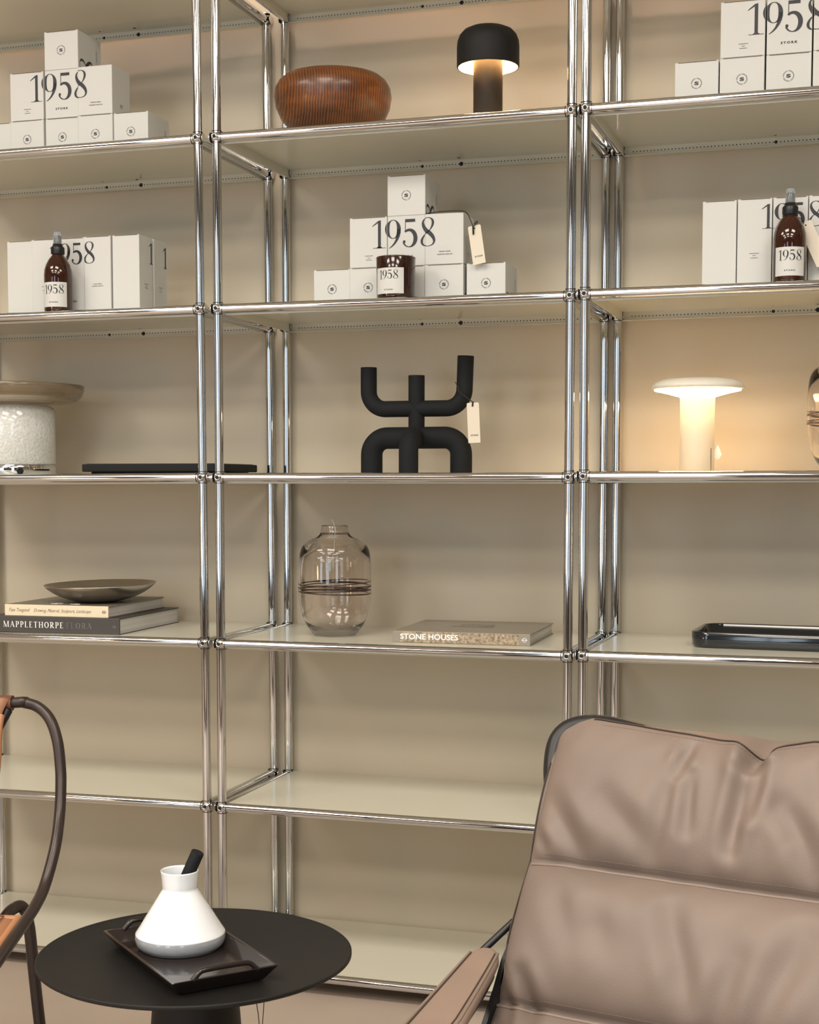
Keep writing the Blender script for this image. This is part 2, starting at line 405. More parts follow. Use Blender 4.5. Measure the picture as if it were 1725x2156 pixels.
# ---------------------------------------------------------------- shelving
def panel_mesh():
    mb = MB(); t = .0012
    x0, x1 = .010, BW - .010; y0, y1 = .004, DEP + .004
    mb.box(x0, x1, y0, y1, ST - t, ST, 0)
    mb.box(x0, x1, y1 - t, y1, -.0125, ST - t, 0)                 # rear flange
    mb.box(x0, x1, y0 + .005, y0 + .005 + t, -.0125, ST - t, 0)   # front flange
    mb.box(x0, x0 + t, y0, y1, -.0125, ST - t, 0); mb.box(x1 - t, x1, y0, y1, -.0125, ST - t, 0)
    mb.box(x0, x1, y1 - .010, y1 - t, -.0125, -.0125 + t, 0)      # return lip
    n = 92
    for i in range(n):
        x = x0 + .02 + (x1 - x0 - .04) * i / (n - 1)
        for T, sc in ((FR(x, y1 - t - .0003, -.003), 1), (Matrix.Translation((x, y1 - .022, ST - t - .0003)) @ Matrix.Rotation(PI, 4, 'X'), .8)):
            r_ = .0014 * sc
            mb.add([(r_ * math.cos(a * PI / 3), r_ * math.sin(a * PI / 3), 0) for a in range(6)], [list(range(6))], 1, False, T)
    for fx in (.44, .565):
        for T, r_ in ((FR(x0 + (x1 - x0) * fx, y1 - t - .0005, -.003), .0034), (Matrix.Translation((x0 + (x1 - x0) * fx, y1 - .022, ST - t - .0005)) @ Matrix.Rotation(PI, 4, 'X'), .0028)):
            if fx > .5: r_ *= 1.35
            mb.add([(r_ * math.cos(a * PI / 6), r_ * math.sin(a * PI / 6), 0) for a in range(12)], [list(range(12))], 1, False, T)
    return mb
def ball_mesh():
    mb = MB(); b = bmesh.new(); bmesh.ops.create_uvsphere(b, u_segments=24, v_segments=16, radius=.0128); mb.bm(b, 0, True)
    for ax in ((0, 0, 1), (0, 0, -1), (1, 0, 0), (-1, 0, 0)):
        v = Vector(ax); mb.tube([v * .0112, v * .0126], .0101, 24, 1); mb.tube([v * .0126, v * .0134], .0104, 24, 0)
    for T in (FR(0, -.01215, 0), SD(.01215, 0, 0)):
        mb.lathe([(.0064, -.0012), (.0056, .0009), (.0042, .0009), (.0036, -.003)], 20, 0, T=T)
        mb.add([(.0038 * math.cos(a * PI / 8), .0038 * math.sin(a * PI / 8), .0008) for a in range(16)], [list(range(16))], 1, False, T)
    return mb
def cyl(p, q, r=.0095, n=28): return MB().tube([p, q], r, n, caps=False)
ROWS = range(0, 7)
def bay():
    root = empty('shelving_unit', (0, 0, 0))
    zt = 6 * H
    P = {}
    P['post'] = cyl((0, 0, 0), (0, 0, zt)).build('post', 'chrome', root)
    P['front_rail'] = cyl((0, 0, 0), (BW, 0, 0)).build('front_rail', 'chrome', root)
    P['side_rail'] = cyl((0, 0, 0), (0, DEP, 0)).build('side_rail', 'chrome', root)
    P['ball_connector'] = ball_mesh().build('ball_connector', ['chrome', 'hole'], root)
    P['shelf_panel'] = panel_mesh().build('shelf_panel', ['steel', 'hole'], root)
    P['foot'] = MB().tube([(0, 0, -.0125), (0, 0, -.034)], .006, 16).tube([(0, 0, -.034), (0, 0, -.0398)], .013, 20).build('foot', 'black', root)
    used = set()
    def put(k, loc):
        if k in used:
            c = P[k].copy(); COL.objects.link(c); c.parent = root
        else: c = P[k]; used.add(k)
        c.location = loc
    for x in (0, BW):
        for y in (0, DEP): put('post', (x, y, 0)); put('foot', (x, y, 0))
    for k in ROWS:
        put('front_rail', (0, 0, k * H)); put('shelf_panel', (0, 0, k * H))
        for x in (0, BW):
            put('side_rail', (x, 0, k * H))
            for y in (0, DEP): put('ball_connector', (x, y, k * H))
    return root
bayB = bay(); bayB.location = (0, 0, Z0)
tag(bayB, 'middle chrome shelving unit holding the wooden bowl and the black sculpture', 'shelving unit', 'chrome shelving units')
bayA = dup(bayB); tag(bayA, 'left chrome shelving unit holding the pewter bowl and two stacked books', 'shelving unit', 'chrome shelving units')
bayC = dup(bayB); tag(bayC, 'right chrome shelving unit behind the leather armchair', 'shelving unit', 'chrome shelving units')
A_ry, A_rz, C_ry, C_rz = -.0054, .0083, -.0023, -.0026
def place_bay(o, orig, ry, rz, shift):
    # the unit's own origin is its left front foot; A is referenced at its right front post
    Mx = Matrix.Translation(orig) @ Matrix.Rotation(rz, 4, 'Z') @ Matrix.Rotation(ry, 4, 'Y') @ Matrix.Translation((shift, 0, 0))
    o.location = Mx.translation; o.rotation_euler = (0, ry, rz)
    return Mx
MA = place_bay(bayA, (-.033, 0, Z0 + .0004), A_ry, A_rz, -BW)
MC = place_bay(bayC, (BW + .0316, 0, Z0 + .0019), C_ry, C_rz, 0)
def topA(x, k, y=.1):
    v = MA @ Vector((x - MA.translation.x, y, k * H + ST)); return v.z
def topC(x, k, y=.1):
    v = MC @ Vector((x - MC.translation.x, y, k * H + ST)); return v.z
def topB(x, k, y=.1): return Z0 + k * H + ST
# little clamps that tie neighbouring units together at the fourth level
for x, nm in ((-.0165, 'middle'), (BW + .0158, 'right')):
    o = MB().tube([(-.0155, 0, 0), (.0155, 0, 0)], .0042, 14).tube([(-.004, 0, 0), (.004, 0, 0)], .0066, 14).build('joining_bolt', 'chrome', None, (x, 0, zr(3)))
    tag(o, 'small chrome bolt joining the left and middle shelving units' if nm == 'middle' else 'small chrome bolt joining the middle and right shelving units', 'bolt', 'bolts between the shelving units')

# ---------------------------------------------------------------- boxes
BX, BH = .0825, .1035; TX, TH = .0645, .1700; HD = .058
def gaps(mb, w, h, d, y=-.0004):
    rect(mb, .006, w - .004, h - .0016, h - .0004, FR(0, y, 0), 3)
def lying():
    mb = MB().box(0, BX, 0, BH, 0, BX, 0, .0008, 1)
    emblem(mb, .0105, FR(BX * .5, -.0004, BX * .5)); gaps(mb, BX, BX, BH)
    # the side carries the year turned on its side: reading up = towards the front
    T = Matrix(((0, 0, 1, BX + .0004), (0, -1, 0, BH), (1, 0, 0, 0), (0, 0, 0, 1)))
    digits(mb, .0105 - 1.81 * HD, BH - .007, HD, T, 1, xr=(.0003, .08), which=(3,))
    microtext(mb, [(.010, .012), (.012, .012)], .0035, .0014, T @ Matrix.Translation((.045, .022, 0)))
    return mb
def upright(kind):
    mb = MB().box(0, BX, 0, BX, 0, BH, 0, .0008, 1)
    off = {'L': 0, 'M': -1, 'R': -2}[kind] * BX
    x0 = BX - .0165 + off
    digits(mb, x0, BH - .007, HD, FR(0, -.0004, 0), 1, xr=(.0004, BX - .0004))
    if kind == 'L': microtext(mb, [(.018,), (.006,), (.014,)], .0042, .0013, FR(BX * .52, -.0004, .023)); gaps(mb, BX, BH, BX)
    if kind == 'M': font(mb, 'STORK', FR(BX * .5, -.0004, .0175), w=.031, h=.0046, mt=1, offset=.045, spacing=1.45)
    if kind == 'R':
        microtext(mb, [(.013, .011), (.016, .009, .005)], .0058, .0018, FR(BX * .52, -.0004, .025))
        microtext(mb, [(.012,), (.010,)], .004, .0016, SD(BX + .0004, BX * .5, .024))
    return mb
def tall(kind):
    mb = MB().box(0, TX, 0, TX, 0, TH, 0, .0008, 1)
    hd = .0465
    def panel(k, T):
        if k == 'N': return
        x0 = {'L': TX - .007, 'M': -.007, 'R': -.007 - TX}[k]
        digits(mb, x0, TH - .011, hd, T, 1, xr=(.0004, TX - .0004))
        if k == 'L': microtext(mb, [(.018,), (.006,), (.014,)], .0042, .0013, T @ Matrix.Translation((TX * .5, .066, 0)))
        if k == 'R': microtext(mb, [(.010, .010), (.014, .007, .004)], .0045, .0015, T @ Matrix.Translation((TX * .5, .066, 0)))
        if k == 'M': font(mb, 'STORK', T @ Matrix.Translation((TX * .5, .03, 0)), w=.026, h=.004, mt=1, offset=.045, spacing=1.45)
    panel(kind, FR(0, -.0004, 0)); gaps(mb, TX, TH, TX)
    nxt = {'N': 'L', 'L': 'M', 'M': 'R', 'R': 'N'}[kind]
    panel(nxt, SD(TX + .0004, 0, 0))
    return mb
BM = ['card', 'ink', 'grey_ink', 'slit']
PRO = {}
def carton(kind, loc, label, group, rz=0, name='candle_box', cat='box'):
    if kind not in PRO:
        mb = lying() if kind == 'lie' else (upright(kind[1]) if kind[0] == 'u' else tall(kind[1]))
        o = mb.build(name, BM); PRO[kind] = o
    else:
        o = PRO[kind].copy(); COL.objects.link(o)
        for k in list(o.keys()): del o[k]
        o.name = name
    o.location = loc; o.rotation_euler = (0, 0, rz)
    return tag(o, label, cat, group)
NTH5 = ['leftmost', 'second', 'third', 'fourth', 'rightmost']
def pyramid(xs, y, top, k, where, rz, n_low, n_up, has_top, jit, low_labels=None):
    g = 'white candle boxes stacked in the %s pyramid' % where
    zt = None
    for i in range(n_low):
        x = xs[i]; zt = top(x, k, y)
        carton('lie', (x, y + jit[i % 5] * .6, zt), 'white box with round emblem, %s in the bottom row of the %s pyramid' % (NTH5[i], where), g, rz + jit[(i + 2) % 5])
    for i in range(n_up):
        x = xs[i + 1] + .0002; zt = top(x, k, y) + BX + .0004
        kind = ['uL', 'uM', 'uR'][i]
        what = ['reading 1, left in the second row of the %s pyramid', 'reading 95, centre of the second row of the %s pyramid', 'reading 8, right in the second row of the %s pyramid'][i] % where
        carton(kind, (x, y + jit[(i + 1) % 5] * .5, zt), 'white box ' + what, g, rz + jit[i % 5] * .4)
    if has_top:
        x = xs[2]; zt = top(x, k, y) + BX + BH + .0008
        carton('lie', (x, y + .001, zt), 'single white box on the very top of the %s pyramid' % where, g, rz)
J = [.004, -.003, .002, -.005, .003]
pyramid([-.6205, -.5365, -.4505, -.3670, -.2835], .085, topA, 5, 'left top shelf', .0083, 5, 3, True, J)
pyramid([.1625, .2450, .3280, .4110, .4995], .13, topB, 4, 'middle shelf', 0, 5, 3, True, J)
pyramid([.9296, 1.0150, 1.1005, 1.1860], .065, topC, 5, 'right top shelf', -.0026, 4, 3, False, J)
gA = 'tall white boxes standing in a row on the left unit'
for i, (x, kd, lb) in enumerate([(-.5490, 'tN', 'tall blank white box at the left end of the row behind the left spray bottle'),
                                 (-.4845, 'tL', 'tall white box directly behind the left amber spray bottle'),
                                 (-.4195, 'tM', 'tall white box showing the 5, right behind and beside the left spray bottle'),
                                 (-.3540, 'tR', 'tall white box showing the 8 in the left unit row'),
                                 (-.2865, 'tN', 'tall white box with blank front at the right end of the left unit row')]):
    carton(kd, (x, .078 + J[i] * .4, topA(x, 4)), lb, gA, .0083 + J[i] * .5, 'spray_bottle_box')
carton('tN', (-.2865, .148, topA(-.28, 4)), 'tall white box directly behind the right end box of the left unit row', gA, .015, 'spray_bottle_box')
gC = 'tall white boxes standing in a row on the right unit'
for i, (x, kd, lb) in enumerate([(.9845, 'tN', 'tall blank white box at the left end of the row in the right unit'),
                                 (1.0510, 'tL', 'tall white box showing the numeral 1 in the right unit row'),
                                 (1.1170, 'tM', 'tall white box directly behind the right amber spray bottle'),
                                 (1.1830, 'tR', 'tall white box cut by the right edge of the photo, behind the leaning tag')]):
    carton(kd, (x, .080 + J[i] * .4, topC(x, 4)), lb, gC, -.0026, 'spray_bottle_box')

# ---------------------------------------------------------------- hang tags
def ptag(name, c, label, dz=.080, wdt=.027, rot=(0, 0, 0), word='STORK', parent=None):
    mb = MB(); t = .0006
    mb.prism([(-wdt / 2 + .002, 0), (wdt / 2 - .002, 0), (wdt / 2, -.002), (wdt / 2, -dz), (-wdt / 2, -dz), (-wdt / 2, -.002)], FR(0, t / 2, 0), t, 0)
    if word: font(mb, word, FR(.001, -t / 2 - .0003, -dz + .014), w=wdt * .62, h=.0034, mt=1, offset=.05, spacing=1.5)
    mb.add([(.0016 * math.cos(a * PI / 5), .0016 * math.sin(a * PI / 5), 0) for a in range(10)], [list(range(10))], 2, False, FR(0, -t / 2 - .0003, -.006))
    return mb

# tag on the middle pyramid, string running over the box
ht = empty('hang_tag', (.5140, .115, topB(0, 4) + BX + .001), 0, 'cream paper price tag on a black string leaning on the middle shelf pyramid', 'price tag')
# local frame: base of the card at the box top
mb = ptag('card', None, None)
mb.build('card', ['tag', 'ink', 'hole'], ht, (.004, .006, .0735), (R(-4), R(-9.5), 0))
zb = topB(0, 4) + BX + .0004 + BH
L3 = lambda p: (p[0] - .5140, p[1] - .115, p[2] - (topB(0, 4) + BX + .001))
MB().tube(smooth_path([L3(p) for p in [(.413, .128, zb + .0012), (.45, .126, zb + .0035), (.49, .124, zb + .002), (.503, .122, zb - .004), (.512, .120, 1.612), (.5165, .118, 1.602), (.5175, .1165, 1.592), (.5178, .1170, 1.586)]]), .0010, 8).tube(smooth_path([L3(p) for p in [(.5165, .118, 1.601), (.521, .118, 1.606), (.526, .118, 1.610), (.524, .118, 1.612), (.519, .118, 1.607)]]), .0009, 8).tube([L3((.5168, .117, 1.603)), L3((.5176, .1165, 1.586))], .0018, 8).build('string', 'string', ht)

# ---------------------------------------------------------------- wooden bowl
zb_ = topB(0, 5)
prof = [(.0, 0), (.045, 0), (.052, .001), (.070, .010), (.092, .026), (.110, .048), (.1205, .070), (.1245, .092), (.122, .110), (.114, .124), (.103, .133), (.095, .1355), (.090, .134), (.092, .126), (.104, .112), (.110, .092), (.104, .062), (.085, .032), (.05, .014), (0, .012)]
pf = []
for i in range(len(prof) - 1):
    for t in (0, .5): pf.append((prof[i][0] * (1 - t) + prof[i + 1][0] * t, prof[i][1] * (1 - t) + prof[i + 1][1] * t))
pf.append(prof[-1])
o = MB().lathe(pf, 72).build('wooden_bowl', 'wood', None, (.2005, .150, zb_ + .0002), (0, 0, R(25)))
tag(o, 'round brown turned wooden bowl with visible grain on the middle unit top shelf', 'bowl')

# ---------------------------------------------------------------- black mushroom lamp
bl = empty('table_lamp', (.5450, .125, topB(0, 5)), 0, 'lit black mushroom shaped table lamp beside the wooden bowl', 'lamp')
MB().lathe([(0, 0), (.0285, 0), (.0298, .0015), (.0298, .140), (.029, .150), (0, .150)], 48).build('stem', 'black', bl)
zs = .122
sh = MB().lathe([(.0605, zs), (.0628, zs), (.0634, zs + .002), (.0634, zs + .040), (.0622, zs + .052), (.058, zs + .063), (.050, zs + .072), (.038, zs + .0775), (.02, zs + .0792), (0, zs + .0795)], 64, 0)
sh.lathe([(.0605, zs), (.0605, zs + .038), (.059, zs + .050), (.052, zs + .062), (.03, zs + .066), (0, zs + .066)], 64, 1)
sh = sh.build('lamp_shade', ['black', 'shade_in'], bl)
MB().lathe([(.033, zs + .047), (.054, zs + .047), (.054, zs + .050), (.033, zs + .050)], 48, close=True).build('diffuser', 'glow', bl)

# ---------------------------------------------------------------- spray bottles
def bottle(name, loc, rz, label, group, lab_rot=0):
    t = empty(name, loc, rz, label, 'bottle', group)
    MB().lathe([(0, .0), (.026, .0), (.029, .001), (.0305, .004), (.0305, .083), (.0295, .094), (.0262, .105), (.0205, .116), (.0145, .1235), (.0120, .127), (.0118, .131), (0, .131)], 48).build('glass_bottle', 'amber', t)
    # label: a curved paper patch
    mb = MB(); n = 20; half = R(56); r_ = .0309; z0_, z1_ = .0125, .0655
    vs = []; fs = []
    for i in range(n + 1):
        a = -PI / 2 - half + 2 * half * i / n
        vs += [(r_ * math.cos(a), r_ * math.sin(a), z0_), (r_ * math.cos(a), r_ * math.sin(a), z1_)]
    fs = [[2 * i, 2 * i + 2, 2 * i + 3, 2 * i + 1] for i in range(n)]
    mb.add(vs, fs, 0, True)
    flat = MB(); digits(flat, -.0175, z1_ - .0055, .0192, Matrix.Identity(4), 1)
    font(flat, 'STORK', Matrix.Translation((0, z0_ + .0085, 0)), w=.0205, h=.0026, mt=1, offset=.04, spacing=1.5)
    vs = []
    for x, y, z in flat.v:
        a = -PI / 2 + x / r_; vs.append(((r_ + .0003) * math.cos(a), (r_ + .0003) * math.sin(a), y))
    mb.add(vs, flat.f, 1)
    lb = mb.build('label', ['card', 'ink'], t, rot=(0, 0, lab_rot))
    pm = MB().lathe([(0, .128), (.0135, .128), (.0142, .1288), (.0142, .1425), (.0130, .1445), (.0105, .1455), (.0105, .150), (0, .150)], 36)
    for i in range(36):
        a = 2 * PI * i / 36; pm.box(.0141, .0146, -.0004, .0004, .1292, .142, 0, T=Matrix.Rotation(a, 4, 'Z'))
    pm.build('spray_pump', 'plastic', t)
    MB().lathe([(.0095, .1465), (.0098, .1500), (.0082, .1745), (.0068, .1762), (0, .1766)], 32).build('clear_cap', 'clearcap', t)
    MB().lathe([(0, .150), (.0062, .150), (.0056, .168), (0, .1685)], 24).build('nozzle', 'plastic', t)
    return t
gb = 'amber spray bottles in front of the tall white boxes'
bottle('spray_bottle', (-.3958, .036, topA(-.4, 4, .03)), 0, 'amber glass spray bottle with label turned left, on the left unit', gb, R(10))
bc = bottle('spray_bottle', (1.1512, .036, topC(1.15, 4, .03)), 0, 'amber glass spray bottle with centred label, on the right unit', gb, R(5))
ct = empty('hang_tag', (1.1720, .052, topC(1.17, 4, .03)), 0, 'cream paper tag hanging slanted beside the right spray bottle neck', 'price tag')
ptag('card', None, None, .088, .026, word=None).build('card', ['tag', 'ink', 'hole'], ct, (.004, .006, .117), (R(-5), R(-24), R(8)))
MB().tube([(1.1512 + .0135 * math.cos(a) - 1.172, .036 + .0135 * math.sin(a) - .052, .1262) for a in [i * PI / 12 for i in range(24)]], .0008, 6, closed=True).tube(smooth_path([(-.009, -.010, .1255), (0, -.004, .121), (.003, .004, .114)]), .0008, 6).build('string', 'string', ct)

# ---------------------------------------------------------------- scented candle
cd = empty('candle_jar', (.3680, .064, topB(0, 4)), 0, 'dark amber glass candle jar with 1958 label in front of the middle pyramid', 'candle')
mb = MB().lathe([(0, 0), (.034, 0), (.0375, .0015), (.0392, .005), (.0405, .088), (.0400, .0895), (.0388, .088), (.0375, .055), (0, .055)], 56)
mb.build('glass_jar', 'amber_d', cd)
MB().lathe([(.0395, .0868), (.0409, .0875), (.0409, .0895), (.0400, .0905), (.0388, .0895)], 56).build('rim', 'amber', cd)
mb = MB(); n = 20; half = R(45); z0_, z1_ = .0135, .0655; r_ = .0408
vs = []
for i in range(n + 1):
    a = -PI / 2 - half + 2 * half * i / n
    vs += [(r_ * math.cos(a), r_ * math.sin(a), z0_), (r_ * math.cos(a), r_ * math.sin(a), z1_)]
mb.add(vs, [[2 * i, 2 * i + 2, 2 * i + 3, 2 * i + 1] for i in range(n)], 0, True)
flat = MB(); digits(flat, -.0175, z1_ - .0045, .0180, Matrix.Identity(4), 1)
font(flat, 'STORK', Matrix.Translation((0, z0_ + .0065, 0)), w=.019, h=.0026, mt=1, offset=.04, spacing=1.5)
vs = [((r_ + .0003) * math.cos(-PI / 2 + x / r_), (r_ + .0003) * math.sin(-PI / 2 + x / r_), y) for x, y, z in flat.v]
mb.add(vs, flat.f, 1)
mb.build('label', ['card', 'ink'], cd, rot=(0, 0, R(-4)))

# ---------------------------------------------------------------- glass topped lamp (left unit)
ga = empty('glass_table_lamp', (-.6010, .170, topA(-.6, 3, .17)), 0, 'unlit lamp with textured white glass cylinder, chrome base and smoked glass disc', 'lamp')
MB().lathe([(0, 0), (.098, 0), (.0995, .0015), (.0995, .024), (.098, .026), (0, .026)], 64).build('chrome_base', 'chrome', ga)
MB().lathe([(0, .026), (.096, .026), (.0985, .028), (.0985, .150), (.094, .158), (.084, .162), (0, .163)], 72).build('glass_column', 'ribbed', ga)
MB().lathe([(0, .165), (.10, .165), (.135, .168), (.150, .174), (.160, .184), (.165, .196), (.166, .207), (.1645, .2085), (.162, .207), (.160, .197), (.155, .188), (.145, .180), (.10, .1735), (0, .1725)], 80).build('glass_disc', 'smoke', ga)
MB().tube([(.066, -.0755, .012), (.075, -.0895, .010)], .0075, 20).build('knob', 'black', ga)

# ---------------------------------------------------------------- flat black tray (left unit)
MB_ = MB()
TT = Matrix.Translation((-.2245, .170, topA(-.22, 3, .17)))
o = empty('flat_tray', (-.2350, .172, topA(-.22, 3, .17)), R(1.5), 'thin matt black rectangular tray lying on the left unit beside the glass lamp', 'tray')
MB().box(-.135, .165, -.050, .150, 0, .0065, 0, .002).build('foot_plate', 'black', o)
MB().box(-.150, .180, -.065, .165, .0065, .0235, 0, .0025).box(-.142, .172, -.057, .157, .0235, .0245).build('tray_body', 'black', o)

# ---------------------------------------------------------------- black ceramic candelabra
sc = empty('candelabra', (.3800, .170, topB(0, 3)), 0, 'black ceramic sculpture of bent tubes with three upward arms and arched feet', 'sculpture')
def bendpath(p0, p1, p2, r_, n=10):
    p0, p1, p2 = Vector(p0), Vector(p1), Vector(p2)
    a = p1 + (p0 - p1).normalized() * r_; b = p1 + (p2 - p1).normalized() * r_
    c = a + (p2 - p1).normalized() * r_
    out = [p0]
    for i in range(n + 1):
        t = i / n * PI / 2
        out.append(c + (a - c) * math.cos(t) + (b - c) * math.sin(t))
    out.append(p2); return out
ru = .0173; rl = .0232; zA = .1385; zL = .0770
MB().tube(bendpath((-.107, 0, .2275), (-.107, 0, zA), (0, 0, zA), .038, 14), ru, 28).build('left_arm', 'black_soft', sc)
MB().tube(bendpath((.108, 0, .2470), (.104, 0, zA), (0, 0, zA), .038, 14), ru, 28).build('right_arm', 'black_soft', sc)
MB().tube([(0, 0, .06), (0, 0, .2085)], ru, 28).build('centre_stem', 'black_soft', sc)
MB().tube(bendpath((-.1005, 0, 0), (-.1005, 0, zL), (0, 0, zL), .036, 14), [rl] * 17, 28).build('foot_arch', 'black_soft', sc)
MB().tube(bendpath((.0985, 0, 0), (.0985, 0, zL), (0, 0, zL), .036, 14), rl, 28).build('foot_arch', 'black_soft', sc)
MB().tube(bendpath((.0135, -.100, 0), (.0135, -.100, zL), (0, 0, zL), .036, 14), rl * .87, 28).build('foot_arch', 'black_soft', sc)
t3 = empty('hang_tag', (.5120, .136, topB(0, 3) + .137), 0, 'cream paper tag hanging on a black string from the black tube sculpture', 'price tag')
ptag('card', None, None, .083, .026).build('card', ['tag', 'ink', 'hole'], t3, (.0005, .0, .0105), (R(2), R(-2.2), 0))
MB().tube(smooth_path([(-.041, .012, .055), (-.034, .010, .043), (-.031, .008, .034), (-.018, .006, .024), (-.002, .002, .013), (0, -.001, .006)]), .0009, 8).tube([(.001, 0, .013), (0, -.001, .003)], .0018, 8).build('string', 'string', t3)

# ---------------------------------------------------------------- cream mushroom lamp
ml = empty('table_lamp', (.9720, .150, topC(.97, 3, .15)), 0, 'lit cream table lamp with a wide flat mushroom top on the right unit', 'lamp')
MB().lathe([(0, 0), (.0335, 0), (.0345, .001), (.0340, .030), (.0338, .110), (.0345, .146), (.0365, .1535), (0, .1535)], 56).build('column', 'cream_column', ml)
MB().lathe([(.0365, .1535), (.045, .1568), (.062, .1600), (.082, .1635), (.0905, .1665), (.0918, .1690), (.0905, .1725), (.084, .1785), (.070, .1835), (.050, .1860), (.02, .1870), (0, .1872)], 80).build('lamp_shade', 'cream', ml)
MB().lathe([(.0375, .1524), (.0620, .1588), (.0850, .1632), (.0852, .1624), (.0625, .1574), (.0385, .1508)], 64, close=True).build('diffuser', 'glow2', ml)
MB().tube([(.0295, -.017, .048), (.0297, -.0172, .004)], .0007, 6).build('cord', 'string', ml)
lt = MB().prism([(-.006, 0), (.002, .013), (.010, -.006), (.003, -.016), (-.006, -.013)], FR(0, 0, 0), .0008, 0).build('paper_tag', 'card', None, (1.0105, .158, topC(.97, 3, .15) + .042))
tag(lt, 'small white paper tag clinging to the cream lamp column', 'price tag')

# ---------------------------------------------------------------- smoked glass vases
def vase(loc, rz, label):
    t = empty('glass_vase', loc, rz, label, 'vase', 'smoked glass vases')
    out = [(0, 0), (.040, 0), (.0455, .0015), (.053, .010), (.0625, .024), (.0715, .045), (.0765, .070), (.0785, .100), (.0785, .140), (.0775, .168), (.0745, .186), (.0670, .199), (.0530, .2085), (.0400, .2140), (.0330, .2200), (.0300, .2260), (.0290, .2340), (.0275, .2395)]
    inn = [(.0255, .2390), (.0262, .2330), (.0275, .2255), (.0300, .2165), (.0360, .2070), (.0490, .1990), (.0610, .1900), (.0700, .1780), (.0742, .163), (.0757, .140), (.0757, .100), (.0738, .070), (.0690, .045), (.0600, .026), (.045, .015), (.02, .011), (0, .010)]
    MB().lathe(smoothp(out) + smoothp(inn), 80).build('glass_body', 'vase', t, merge=True)
    mb = MB()
    for k, (z_, tilt, ph, rr_) in enumerate([(.1150, .05, .3, .0011), (.1110, .03, 2.2, .0012), (.1065, .045, 1.2, .0012), (.1015, .03, 4.0, .0013), (.0975, .035, 5.2, .0012), (.0942, .03, 3.0, .0015)]):
        mb.tube([((.0787) * math.cos(a), (.0787) * math.sin(a), z_ + .0787 * tilt * math.cos(a - ph)) for a in [2 * PI * i / 72 for i in range(72)]], rr_, 8, closed=True)
    mb.build('glass_threads', 'vaseline', t)
    MB().tube([(.031, 0, .2225), (.046, 0, .2135)], .001, 3).lathe([(.0300, .2262), (.0328, .2208), (.0400, .2146), (.0530, .2091), (.0670, .1996), (.0672, .1990), (.0530, .2083), (.0400, .2138), (.0328, .2200), (.0299, .2260)], 80, close=True)
    return t
def smoothp(p, n=3):
    q = smooth_path([(a, 0, b) for a, b in p], n); return [(max(v.x, 0), v.z) for v in q]
vB = vase((.1950, .168, topB(0, 2)), .4, 'smoked glass vase with dark threads round its waist, on the middle unit')
vt = empty('price_tag', (.2020, .130, topB(0, 2) + .235), 0, 'clear loop and small clear tag hanging from the middle vase neck', 'price tag')
MB().tube(smooth_path([(-.012, .030, .018), (.000, .016, .0065), (.004, .008, -.02), (.012, -.022, -.055), (.010, -.046, -.075)]), .0007, 6).build('string', 'cstring', vt)
MB().prism([(-.006, 0), (.006, 0), (.006, -.018), (-.006, -.018)], FR(.010, -.048, -.072), .0006, 0).build('card', 'clearcap', vt)
vC = vase((1.2620, .168, topC(1.26, 3, .17)), 2.1, 'smoked glass vase cut by the right photo edge beside the cream lamp')
for o in vC.children:
    pass

# ---------------------------------------------------------------- books
def book(name, loc, rz, w, d_, h, cover, spine, label, marks, cat='book', ct=.0022, group=None):
    t = empty(name, loc, rz, label, cat, group)
    MB().box(0, w, 0.004, d_, 0, ct, 0, .0004, 1).box(0, w, 0.004, d_, h - ct, h, 0, .0004, 1).build('cover', cover, t)
    MB().box(.003, w - .003, .004, d_ - .003, ct, h - ct).build('pages', 'pages', t)
    mb = MB().box(0, w, 0, .0042, 0, h, 0, .0012, 2); marks(mb, w, h)
    mb.build('spine', [spine] + ['white_ink', 'dim_ink', 'brown_ink', 'stone', 'ink'], t)
    return t
def publisher(mb, x, z, r_, mt):
    T = FR(x, -.0006, z)
    for q in strip(arcp(0, 0, r_, r_ * .85, 0, 360, lambda t_, u: r_ * .22, 20)): mb.add([(a, b, 0) for a, b in q], [[0, 1, 2, 3]], mt, False, T)
    rect(mb, -r_ * 1.35, r_ * 1.35, -r_ * .14, r_ * .14, T, mt)
def mk_flora(mb, w, h):
    T = FR(.0345, -.0006, h * .33)
    x = serif(mb, 'MAPPLETHORPE', T, .0132, 1, gap=.235)
    serif(mb, 'FLORA', FR(.0345 + x + .005, -.0006, h * .33), .0132, 2, gap=.27, thick=.09)
    publisher(mb, w - .0125, h * .5, .0035, 2)
bk1 = book('book', (-.5750, .0240, topA(-.4, 2, .1)), R(2.0), .3180, .315, .0365, 'darkgrey', 'darkgrey',
           'large dark grey book reading MAPPLETHORPE FLORA at the bottom of the pile', mk_flora)
def mk_hand(mb, w, h):
    T = FR(.011, -.0006, h * .30)
    font(mb, 'Faye Toogood', T, w=.052, h=.0098, mt=3, shear=.45, offset=-.012, align=0)
    font(mb, 'Drawing, Material, Sculpture, Landscape', FR(.073, -.0006, h * .30), w=.140, h=.0094, mt=3, shear=.45, offset=-.012, align=0)
    publisher(mb, w - .010, h * .5, .0035, 3)
bk2 = book('book', (-.5405, .0300, topA(-.4, 2, .1) + .0368), R(2.0), .2540, .290, .0255, 'taupe', 'spine_cream',
           'book with cream spine and brown handwriting lying on the dark grey book', mk_hand)
def mk_stone(mb, w, h):
    T = FR(0, -.0005, 0)
    rect(mb, .016, w - .024, .0012, h - .0012, T, 4)
    font(mb, 'STONE HOUSES', FR(.0165, -.0009, h * .30), w=.124, h=.0118, mt=1, offset=.025, align=0)
    publisher(mb, w - .012, h * .5, .0045, 1)
